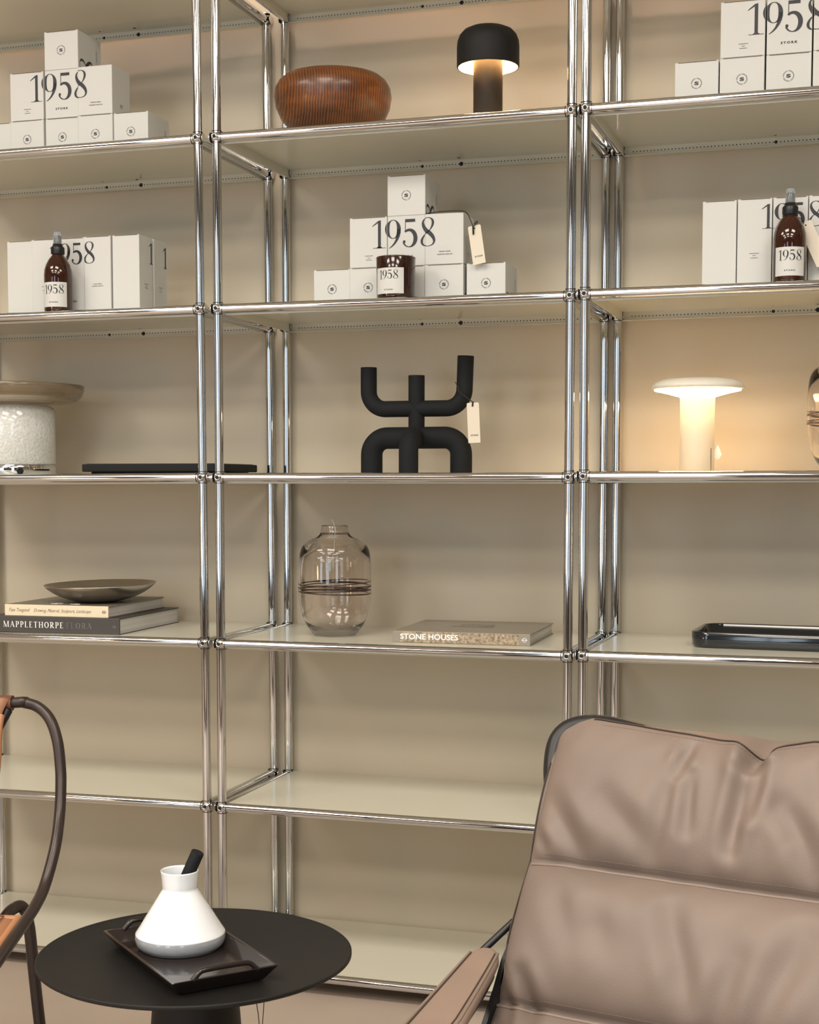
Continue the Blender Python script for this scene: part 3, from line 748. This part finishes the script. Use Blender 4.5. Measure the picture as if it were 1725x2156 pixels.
bk3 = book('book', (.3592, .0700, topB(0, 2)), R(1.6), .2915, .262, .0243, 'stone_cover', 'stone_cover',
           'single beige book reading STONE HOUSES on its stone patterned spine', mk_stone)
mb = MB()
for i, (tx, ww) in enumerate([('STONE', .075), ('HOUSES', .09)]):
    font(mb, tx, Matrix.Translation((.145, .150 - i * .038, .0246)), w=ww, h=.026, mt=0, offset=.02)
mb.build('cover_title', 'taupe', bk3)

# ---------------------------------------------------------------- pewter bowl
pb = MB().lathe(smoothp([(0, 0), (.030, 0), (.050, .002), (.075, .0085), (.100, .0195), (.118, .0315), (.1265, .0395)], 4) + smoothp([(.1262, .0412), (.1165, .0335), (.098, .0215), (.073, .0108), (.045, .0045), (0, .0035)], 4), 80).build('shallow_bowl', 'pewter', None, (-.3700, .158, topA(-.4, 2, .1) + .0368 + .0262), (R(1.0), R(-1.1), 0))
tag(pb, 'shallow brushed pewter bowl resting on top of the two books', 'bowl')
cl = MB().tube(smooth_path([(-.030, -.012, 0), (-.022, -.020, 0), (-.008, -.024, .0), (-.018, -.016, 0), (.0, -.012, 0)]), .0007, 6).tube(smooth_path([(.022, -.018, 0), (.034, -.022, 0), (.046, -.020, 0), (.042, -.014, 0), (.030, -.014, 0)]), .0007, 6).build('tag_string', 'cstring', None, (-.4180, .085, topA(-.4, 2, .1) + .0368 + .0263))
tag(cl, 'thin white tag string curled on the upper book under the pewter bowl', 'string')

# ---------------------------------------------------------------- dark glazed tray (right unit)
def rrect(hw, hd, r_, n=8):
    o_ = []
    for cx, cy, a0 in ((hw - r_, hd - r_, 0), (-hw + r_, hd - r_, 90), (-hw + r_, -hd + r_, 180), (hw - r_, -hd + r_, 270)):
        for i in range(n + 1): a = R(a0 + 90 * i / n); o_.append((cx + r_ * math.cos(a), cy + r_ * math.sin(a)))
    return o_
def loft(mb, rings, mt=0, sm=True, cap0=True, cap1=True):
    n = len(rings[0]); vs = [p for r_ in rings for p in r_]; fs = []
    for i in range(len(rings) - 1):
        for j in range(n): fs.append([i * n + j, i * n + (j + 1) % n, (i + 1) * n + (j + 1) % n, (i + 1) * n + j])
    mb.add(vs, fs, mt, sm)
    if cap0: mb.add(rings[0], [list(range(n))[::-1]], mt)
    if cap1: mb.add(rings[-1], [list(range(n))], mt)
hw, hd, rr_ = .200, .105, .040
rings = []
for ins, z_ in [(.006, 0), (.002, .0015), (0, .005), (-.001, .030), (.0005, .0318), (.003, .0318), (.0045, .030), (.006, .010), (.012, .0065)]:
    rings.append([(x, y, z_) for x, y in rrect(hw - ins, hd - ins, rr_ - ins)])
mb = MB(); loft(mb, rings)
o = mb.build('serving_tray', 'tray', None, (1.1690, .225, topC(1.17, 2, .2)), (0, 0, R(-3)))
tag(o, 'dark blue black glossy rimmed tray on the right unit, cut by the photo edge', 'tray')

# ---------------------------------------------------------------- round side table
TZ = .42; TC = (.4162, -1.0066)
tb = empty('side_table', (TC[0], TC[1], 0), 0, 'round matt black pedestal side table in front of the shelves', 'table')
MB().lathe([(0, TZ - .022), (.15, TZ - .018), (.200, TZ - .0105), (.215, TZ - .007), (.2195, TZ - .004), (.2195, TZ), (.2185, TZ + .0008), (.2165, TZ + .0004), (.2135, TZ - .0012), (0, TZ - .0012)], 128).build('tabletop', 'table', tb)
MB().lathe([(0, 0), (.15, 0), (.152, .004), (.145, .012), (.105, .05), (.080, .15), (.066, .28), (.060, .36), (.062, TZ - .022), (0, TZ - .022)], 64).build('pedestal', 'table', tb)
ts = MB().tube(smooth_path([(.003, .010, .0), (.0015, .004, -.05), (0, 0, -.10)]), .0006, 6).tube(smooth_path([(-.010, .006, .0), (-.003, .002, -.03), (0, 0, -.06), (0, 0, -.10)]), .0006, 6).build('tag_string', 'string', None, (TC[0] + .134, TC[1] - .086, TZ - .017))
tag(ts, 'thin black string loop hanging below the edge of the round side table', 'string')

# ---------------------------------------------------------------- rectangular tray with handles
trc = empty('handled_tray', (.4247, -1.048, TZ - .0010), R(-42.2), 'glossy brown black rectangular tray with cut out handles on the round table', 'tray')
hw, hd = .1325, .0760
mb = MB()
rings = []
def rr4(w_, d_, z_, r_=.004): return [(x, y, z_) for x, y in rrect(w_, d_, r_, 4)]
rings = [rr4(hw - .018, hd - .018, 0), rr4(hw - .015, hd - .015, .001), rr4(hw, hd, .0215), rr4(hw - .0005, hd - .0005, .0225), rr4(hw - .004, hd - .004, .0225), rr4(hw - .0045, hd - .0045, .0215), rr4(hw - .018, hd - .018, .0065)]
loft(mb, rings, sm=False)
mb.build('tray_body', 'tray2', trc)
for sx in (-1, 1):
    # raised arch over an oval slot
    pts = [(sx * (hw - .004), y, z_) for y, z_ in [(-.046, .020), (-.042, .024), (-.036, .0295), (-.030, .0315), (-.015, .032), (0, .0322), (.015, .032), (.030, .0315), (.036, .0295), (.042, .024), (.046, .020)]]
    MB().tube(smooth_path(pts, 4), .0037, 12).build('handle', 'tray2', trc)

# ---------------------------------------------------------------- mortar and pestle
mc = empty('mortar', (.3915, -1.003, TZ + .0058), 0, 'white glass cone shaped mortar with flared neck and clear grey base on the tray', 'mortar')
MB().lathe(smoothp([(.0630, .0205), (.0622, .0225), (.0565, .031), (.0420, .0545), (.0290, .0755), (.0252, .0815), (.0243, .0845), (.0246, .088), (.0256, .099), (.0268, .1095)], 4) + smoothp([(.0256, .1095), (.0242, .099), (.0230, .088), (.0226, .0845), (.024, .077), (.033, .058), (.036, .045), (.0, .042)], 3), 72).build('glass_body', 'milk', mc)
MB().lathe(smoothp([(0, 0), (.050, 0), (.0575, .002), (.0620, .0075), (.0636, .0145), (.0628, .0205)], 4) + [(0, .0205)], 72).build('clear_base', 'clearbase', mc)
ps = MB().tube([(0, 0, 0), (0, 0, .001), (0, 0, .104), (0, 0, .1045)], [.0085, .0092, .0092, .0088], 32).build('pestle', 'black_soft', None, (.3760, -1.0060, TZ + .0468), (R(-3), R(24), 0))
tag(ps, 'black cylindrical pestle sticking out of the white mortar', 'pestle')

# ---------------------------------------------------------------- tubular lounge chair with tan leather (left)
TUBE1 = [(-0.3063, -0.8226, 0.6998), (-0.1219, -0.7862, 0.7171), (-0.0272, -0.7671, 0.7202), (-0.0035, -0.7598, 0.7203), (0.0185, -0.7529, 0.7125), (0.0413, -0.7563, 0.6937), (0.057, -0.7619, 0.6612), (0.0661, -0.7695, 0.6242), (0.0719, -0.7782, 0.5951), (0.0799, -0.7966, 0.5531), (0.0936, -0.8343, 0.5089), (0.099, -0.8745, 0.459), (0.106, -0.9142, 0.4367), (0.1149, -0.9638, 0.4221), (0.1297, -1.0325, 0.4081), (0.1491, -1.1521, 0.3731), (0.1708, -1.2501, 0.3482)]
TUBE2 = [(0.0467, -1.0583, 0.3554), (0.0315, -0.9374, 0.3754), (0.0356, -0.8838, 0.4065), (0.036, -0.8627, 0.4113), (0.0398, -0.851, 0.4115), (0.0441, -0.8444, 0.4009), (0.0454, -0.8388, 0.3803), (0.0479, -0.838, 0.3611), (0.0494, -0.8323, 0.3055), (0.0546, -0.8255, 0.2138), (0.07, -.81, 0)]
aw = Vector((-.979, -.203, 0)).normalized(); cc = Vector((0, -.79, 0)) + aw * .27
lc = empty('lounge_chair', (cc.x, cc.y, 0), 0, 'lounge chair with bent dark brown tube frame and tan leather sling at the left edge', 'chair')
loc_ = lambda p: Vector(p) - Vector((cc.x, cc.y, 0))
def mir(p):
    v = loc_(p); return v - aw * 2 * v.dot(aw)
T1 = [loc_(p) for p in TUBE1]; T1m = [mir(p) for p in TUBE1]
path = T1m[::-1][:-3] + [T1[0] * .5 + T1m[0] * .5] + T1[2:]
# smooth the far run so both sides meet in one straight top bar
MB().tube(smooth_path(path, 6), .0090, 20).build('back_frame', 'tubebrown', lc)
front = [(0.075, -1.22, .325), (0.095, -1.29, .28), (0.110, -1.33, .20), (0.130, -1.36, .0)]
t2 = TUBE2
for fn in (loc_, mir):
    pts = [fn(p) for p in (front[::-1] + t2)]
    MB().tube(smooth_path(pts, 6), .0093, 20).build('leg_frame', 'tubebrown', lc)
def sling(name, edge, th, mt, bow, inset=0., top=None):
    nu = 24; rows = smooth_path([loc_(p) for p in edge], 5); vs = []; fs = []
    rowm = [v - aw * 2 * v.dot(aw) for v in rows]
    nrm = []
    for i, v in enumerate(rows):
        a = rows[min(i + 1, len(rows) - 1)] - rows[max(i - 1, 0)]; nrm.append(aw.cross(a).normalized())
    if nrm[0].z + nrm[0].y * -1 < 0: nrm = [-q for q in nrm]
    for side in (0, 1):
        for i in range(len(rows)):
            for j in range(nu + 1):
                u = j / nu; p = rows[i].lerp(rowm[i], u) - nrm[i] * (bow * math.sin(PI * u)) + nrm[i] * (th * (.5 if side else -.5)) * (1 if 0 < j < nu else .35)
                vs.append(p)
    k = nu + 1; n = len(rows) * k
    for i in range(len(rows) - 1):
        for j in range(nu):
            fs.append([i * k + j, i * k + j + 1, (i + 1) * k + j + 1, (i + 1) * k + j])
            fs.append([n + i * k + j, n + (i + 1) * k + j, n + (i + 1) * k + j + 1, n + i * k + j + 1])
        for j in (0, nu): fs.append([i * k + j, (i + 1) * k + j, n + (i + 1) * k + j, n + i * k + j])
    for i in (0, len(rows) - 1):
        for j in range(nu): fs.append([i * k + j, i * k + j + 1, n + i * k + j + 1, n + i * k + j])
    return MB().add(vs, fs, 0, True), rows, rowm, nrm
SE = [(0.0960, -0.9449, 0.4215), (0.1020, -0.972, 0.4180), (0.1130, -1.03, .4040), (0.128, -1.12, .3810), (0.150, -1.2224, 0.3560)]
mb, rows, rowm, nrm = sling('seat', SE, .012, 'tan', .012)
mb.build('seat_sling', 'tan', lc)
mb = MB().tube([p + q * .002 for p, q in zip(rows, nrm)], .0062, 12).tube([rows[0], rowm[0]], .0062, 12)
mb.build('seat_edge', 'tan_edge', lc)
mb = MB().tube([p.lerp(m_, .035) + q * .0064 for p, m_, q in zip(rows, rowm, nrm)][1:], .0009, 6).tube([rows[1].lerp(rowm[1], .035) + nrm[0] * .0066, rows[1].lerp(rowm[1], .965) + nrm[0] * .0066], .0009, 6)
mb.build('seam', 'tan_dark', lc)
BK = [(-0.0205, -0.7750, 0.7300), (-0.0260, -0.7900, 0.7077), (-0.0210, -0.8090, 0.68), (-0.0130, -0.8263, 0.6375), (-0.0010, -0.854, 0.5976), (0.0188, -0.8973, 0.5336), (0.0565, -0.9593, 0.4300)]
mb, rows, rowm, nrm = sling('back', BK, .010, 'tan', .02)
mb.build('back_sling', 'tan', lc)
MB().tube([(p + q * .001) for p, q in zip(rows, nrm)][6:], .006, 12).build('back_edge', 'tan_edge', lc)
# sleeve that wraps the top bar
p0 = loc_((-0.0215, -0.7665, .7202)); MB().tube([p0, p0 + aw * .50], .0125, 24).build('top_sleeve', 'tan_dark', lc)
sl = MB(); q0 = loc_((-.026, -.774, .710)); q1 = loc_((-.038, -.800, .660))
sl.tube([q0, q0.lerp(q1, .6), q1 + Vector((-.010, 0, .01))], [.0085, .006, .003], 10); sl.build('sling_shade', 'chair_black', lc)  # black piece standing in for the shade on the sling's inner side

# ---------------------------------------------------------------- leather armchair (right foreground)
a_ = Vector((.9716, -.2372, 0)).normalized(); f_ = Vector((-.2370, -.9715, 0)).normalized()
TL = Vector((.9705, -1.1582, .7969)); O = TL + a_ * .33 + f_ * .25; O.z = 0
ac = empty('armchair', O, math.atan2(a_.y, a_.x), 'large mauve brown leather armchair with black frame in the right foreground', 'chair')
HW = .33; NRM = Vector((0, -.857, .514)); LEN = .42
def backpt(x, h): return Vector((x, .25 - .6 * h, .7969 - h))
SEAM_H = [.1480, .2860]
def seg(x, h, x0, h0, x1, h1):
    dx, dh = x1 - x0, h1 - h0; l2 = dx * dx + dh * dh; t = max(0, min(1, ((x - x0) * dx + (h - h0) * dh) / l2))
    return math.hypot(x - x0 - t * dx, h - h0 - t * dh), t
# (s0, h0, s1, h1, depth, width): s runs from the left edge
CREASE = [(.247, -.01, .243, .030, .016, .012), (.243, .030, .236, .118, .0085, .010), (.2585, .030, .254, .085, .006, .008),
          (.172, .018, .166, .050, .005, .008), (.181, .055, .186, .105, .004, .008), (.160, .06, .150, .13, .003, .012),
          (.018, .090, .070, .140, .0065, .012), (.000, .118, .022, .136, .004, .006), (.085, .085, .145, .125, .0045, .014),
          (.285, .075, .33, .12, .006, .012), (.33, .03, .37, .11, .005, .012), (.30, .11, .33, .140, .004, .012),
          (.188, .185, .225, .260, .005, .014), (.05, .175, .085, .225, .003, .014), (.03, .262, .055, .295, .008, .010), (.012, .275, .03, .300, .005, .007),
          (.10, .20, .13, .225, .003, .016), (.27, .22, .245, .295, .004, .014), (.33, .19, .29, .28, .005, .016), (.42, .02, .41, .12, .006, .014), (.50, .06, .53, .13, .005, .014),
          (.45, .19, .50, .28, .005, .016), (.58, .1, .62, .135, .005, .012), (.55, .2, .60, .27, .004, .014)]
def edge_x(side, h):
    # soft outline of the left and right edges
    e = .006 * math.sin(PI * min(1, max(0, h / .148))) + .004 * math.sin(PI * min(1, max(0, (h - .148) / .16)))
    e -= .012 * math.exp(-((h - .262) / .018) ** 2)
    return side * (HW + e)
def dip(s): return .0105 * min(1, max(0, s - .05) / .15) * (1 if s < .27 else max(.35, 1 - (s - .27) / .05)) + .011 * math.exp(-((s - .247) / .022) ** 2) + .004 * math.exp(-((s - .02) / .012) ** 2)
def front_off(x, h):
    s = x + HW; u = min(1, abs(x) / HW)
    e = max(0., 1 - u ** 9) ** .5
    b = 0.
    bands = [(-.010, SEAM_H[0]), (SEAM_H[0], SEAM_H[1]), (SEAM_H[1], LEN)]
    amp = [.034, .036, .034]
    for (h0, h1), A_ in zip(bands, amp):
        if h0 <= h <= h1:
            t = (h - h0) / (h1 - h0); b = A_ * (max(0., 1 - abs(2 * t - 1) ** 3.2)) ** .62
    b = .004 + b
    for s0, h0, s1, h1, dd, ww in CREASE:
        r_, t = seg(s, h, s0, h0, s1, h1)
        k = math.sin(PI * (.12 + .76 * t)) ** .7
        b -= 1.25 * dd * k * math.exp(-(r_ / ww) ** 2); b += dd * .55 * k * math.exp(-((r_ - ww * 1.7) / ww) ** 2)
    nv = noise.noise(Vector((s * 9, h * 13, 3.1))) * .0035 + noise.noise(Vector((s * 26, h * 18, 7.7))) * .0018 + noise.noise(Vector((s * 34 + h * 30, h * 9, 2.7))) * .0013
    return (b + nv) * e
NXX, NHH = 240, 150
mb = MB(); vs = []; fs = []
xs_ = [-1 + 2 * i / NXX for i in range(NXX + 1)]; xs_ = [math.copysign(1 - (1 - abs(v)) ** 1.15, v) for v in xs_]
hs_ = []
for i in range(NHH + 1): hs_.append(LEN * i / NHH)
rad = .030
def corner(x_, h):
    # round the two upper corners
    ax_ = abs(x_)
    lim = edge_x(1, h)
    if h < rad * 1.4:
        c = rad * 1.4 - h; lim -= rad * 1.4 - math.sqrt(max(0, (rad * 1.4) ** 2 - c * c))
    return lim
for h in hs_:
    for u in xs_:
        x = u * corner(u, h)
        hh = h + dip(x + HW) * max(0, 1 - h / .05) - .004 * (1 - h / LEN) * 0
        p = backpt(x, hh) + NRM * front_off(x, h)
        vs.append(p)
k = NXX + 1
for i in range(NHH):
    for j in range(NXX): fs.append([i * k + j, (i + 1) * k + j, (i + 1) * k + j + 1, i * k + j + 1])
# top gusset, back face
nf = len(vs); GS = [(.010, -.006), (.022, -.012), (.036, -.014), (.050, -.010), (.060, 0), (.062, .02), (.060, .12), (.055, .30), (.040, LEN)]
for g, (gd, gh) in enumerate(GS):
    for u in xs_:
        h0 = max(gh, 0) if gh > 0 else 0
        x = u * (corner(u, max(0, h0)) if gh > 0 else corner(u, 0) + .004 * (1 + g))
        s_ = x + HW
        hh = gh + (dip(s_) * (.8 if g < 1 else .2 * (gh <= 0)))
        puff = 1 + .25 * noise.noise(Vector((s_ * 10, g * .3, 1)))
        vs.append(backpt(x, hh * puff if gh < 0 else hh) - NRM * gd)
for g in range(len(GS)):
    for j in range(NXX):
        a = (j if g == 0 else nf + (g - 1) * k + j); b = a + 1; c = nf + g * k + j + 1; d_ = nf + g * k + j
        fs.append([a, b, c, d_])
# close the sides
for side in (0, NXX):
    loop_f = [i * k + side for i in range(NHH + 1)]
    loop_b = [nf + g * k + side for g in range(len(GS))]
    # fan strips between front edge and rear edge
    cb = loop_b[4:]
    nb = len(cb)
    for i in range(NHH):
        t0 = hs_[i]; t1 = hs_[i + 1]
        def near(t):
            hv = [0, .02, .12, .30, LEN]; return cb[min(range(nb), key=lambda q: abs(hv[q] - t))]
        a, b = near(t0), near(t1)
        fs.append([loop_f[i], loop_f[i + 1], b] if a == b else [loop_f[i], loop_f[i + 1], b, a])
    for g in range(4): fs.append([loop_f[0], loop_b[g], loop_b[g + 1]])
    fs.append([loop_f[0], loop_b[0], loop_b[4]])
mb.add(vs, fs, 0, True)
cush = mb.build('back_cushion', 'leather', ac)
def onfront(x, h, lift=.0): return backpt(x, h + dip(x + HW) * max(0, 1 - h / .05)) + NRM * (front_off(x, h) + lift)
n = 150
sm_ = MB()
for hh in SEAM_H: sm_.tube([onfront(-HW * .985 + 2 * HW * .985 * i / n, hh, .0003) for i in range(n + 1)], .0011, 6)
for side in (-1, 1): sm_.tube([backpt(edge_x(side, h), h) + NRM * .0015 for h in [.045 + .36 * i / 60 for i in range(61)]], .0009, 6)
tp = []
for i in range(n + 1):
    x = -.285 + .57 * i / n; tp.append(onfront(x, .0012, .0012))
sm_.tube([(-.285 - .03, .25 - .6 * .02, .7969 - .016)] + tp[1:], .0010, 6)
sm_.build('seam', 'seam', cush)
pp = MB()
for hh in SEAM_H: pp.tube([onfront(-HW * .98 + 2 * HW * .98 * i / n, hh + .0042, .0006) for i in range(n + 1)], .0020, 8)
pp.build('piping', 'seam_l', cush)
stt = MB()
for hh in SEAM_H:
    for i in range(0, 200):
        x0 = -.31 + .62 * i / 200; a, b = onfront(x0, hh - .006, .0003), onfront(x0 + .0018, hh - .006, .0003)
        stt.tube([a, b], .00035, 4, caps=False)
for i in range(0, 180):
    x0 = -.27 + .56 * i / 180; a, b = onfront(x0, .0075, .0003), onfront(x0 + .0018, .0075, .0003); stt.tube([a, b], .00035, 4, caps=False)
tag(stt.build('stitching', 'seam_l', cush), kind='stuff')
# black tube frame behind the cushion
fr = [(-.290, .095, .50), (-.300, .140, .56), (-.312, .190, .65), (-.331, .226, .712), (-.343, .248, .745), (-.343, .262, .772), (-.328, .272, .787), (-.295, .276, .792), (-.25, .278, .786), (-.15, .276, .770), (0, .276, .765)]
fr2 = fr + [(-x, y, z) for x, y, z in fr[:-1][::-1]]
MB().tube(smooth_path(fr2, 6), .0125, 20).build('back_frame', 'chair_black', ac)
MB().box(-.335, .335, 0, .012, 0, .36, 0, .004, T=Matrix.Translation((0, .092, .42)) @ Matrix.Rotation(-math.atan(.6), 4, 'X')).build('back_panel', 'chair_black', ac)
# side straps, arm pads, legs
for sx in (-1, 1):
    TT = Matrix(((0, 0, 1, sx * .3300), (1, 0, 0, 0), (0, 1, 0, 0), (0, 0, 0, 1)))
    MB().prism([(.135, .600), (.1189, .5793), (.0905, .5568), (.0707, .5285), (.0437, .4967), (.01, .45), (-.02, .36), (.10, .36), (.135, .50)], TT, sx * -.006, 0).build('side_panel', 'chair_black', ac)
    mb = MB()
    def armp(t, w_): # t along the arm, w_ across
        l_ = Vector((-.3650, .0830, .5560)).lerp(Vector((-.3170, -.1340, .5545)), t); tt = min(t, 1.0)
        r_ = l_ + Vector((.0325 + .0190 * max(0, tt) ** .8, .012 + .012 * tt, 0))
        p = (l_ + r_) / 2; wd_ = (r_ - l_) / 2
        p = p + wd_ * (w_ / .03); p.x *= -sx; return p
    ring = []
    for t, hwid in [(-.02, .016), (.0, .022), (.03, .0262), (.08, .029), (.2, .0300), (1.0, .0300), (1.8, .0300), (1.9, .027), (1.95, .015)]:
        r_ = []
        for j in range(20):
            an = 2 * PI * j / 20; cx, cz = math.cos(an), math.sin(an)
            w_ = hwid * math.copysign(abs(cx) ** .5, cx); r_.append(armp(t, w_) + Vector((0, 0, .008 * math.copysign(abs(cz) ** .6, cz))))
        ring.append(r_)
    loft(mb, ring)
    arm = mb.build('arm_pad', 'leather_pad', ac)
    mb = MB()
    for w_ in (-.0225, .0205): mb.tube([armp(t, w_) + Vector((0, 0, .0078)) for t in [.06 + 1.75 * i / 30 for i in range(31)]], .0008, 6)
    mb.build('seam', 'seam', arm)
    mb = MB()
    for w_ in (-.0262, .0242): mb.tube([armp(t, w_) + Vector((0, 0, .0062)) for t in [.04 + 1.78 * i / 30 for i in range(31)]], .0018, 8)
    mb.build('piping', 'seam_l', arm)
    MB().tube(smooth_path([armp(.02, .0) + Vector((0, 0, -.020)), armp(.5, .0) + Vector((0, 0, -.024)), armp(1.6, 0) + Vector((0, 0, -.024)), armp(1.95, 0) + Vector((0, 0, -.05)), armp(2.05, 0) + Vector((0, 0, -.15)), Vector((sx * .33, -.36, .0))], 5), .011, 14).build('arm_frame', 'chair_black', ac)
    MB().tube([(sx * .362, .088, .552), (sx * .338, .135, .585)], .0042, 10).build('arm_strut', 'chair_black', ac)
    MB().tube([(sx * .335, .10, .42), (sx * .335, .26, 0)], .012, 14).build('leg', 'chair_black', ac)
MB().box(-.26, .26, -.40, .02, .30, .40, 0, .03, 4).build('seat_cushion', 'leather', ac)
MB().box(-.325, .325, -.38, .12, .275, .305, 0, .008, 2).build('seat_frame', 'chair_black', ac)
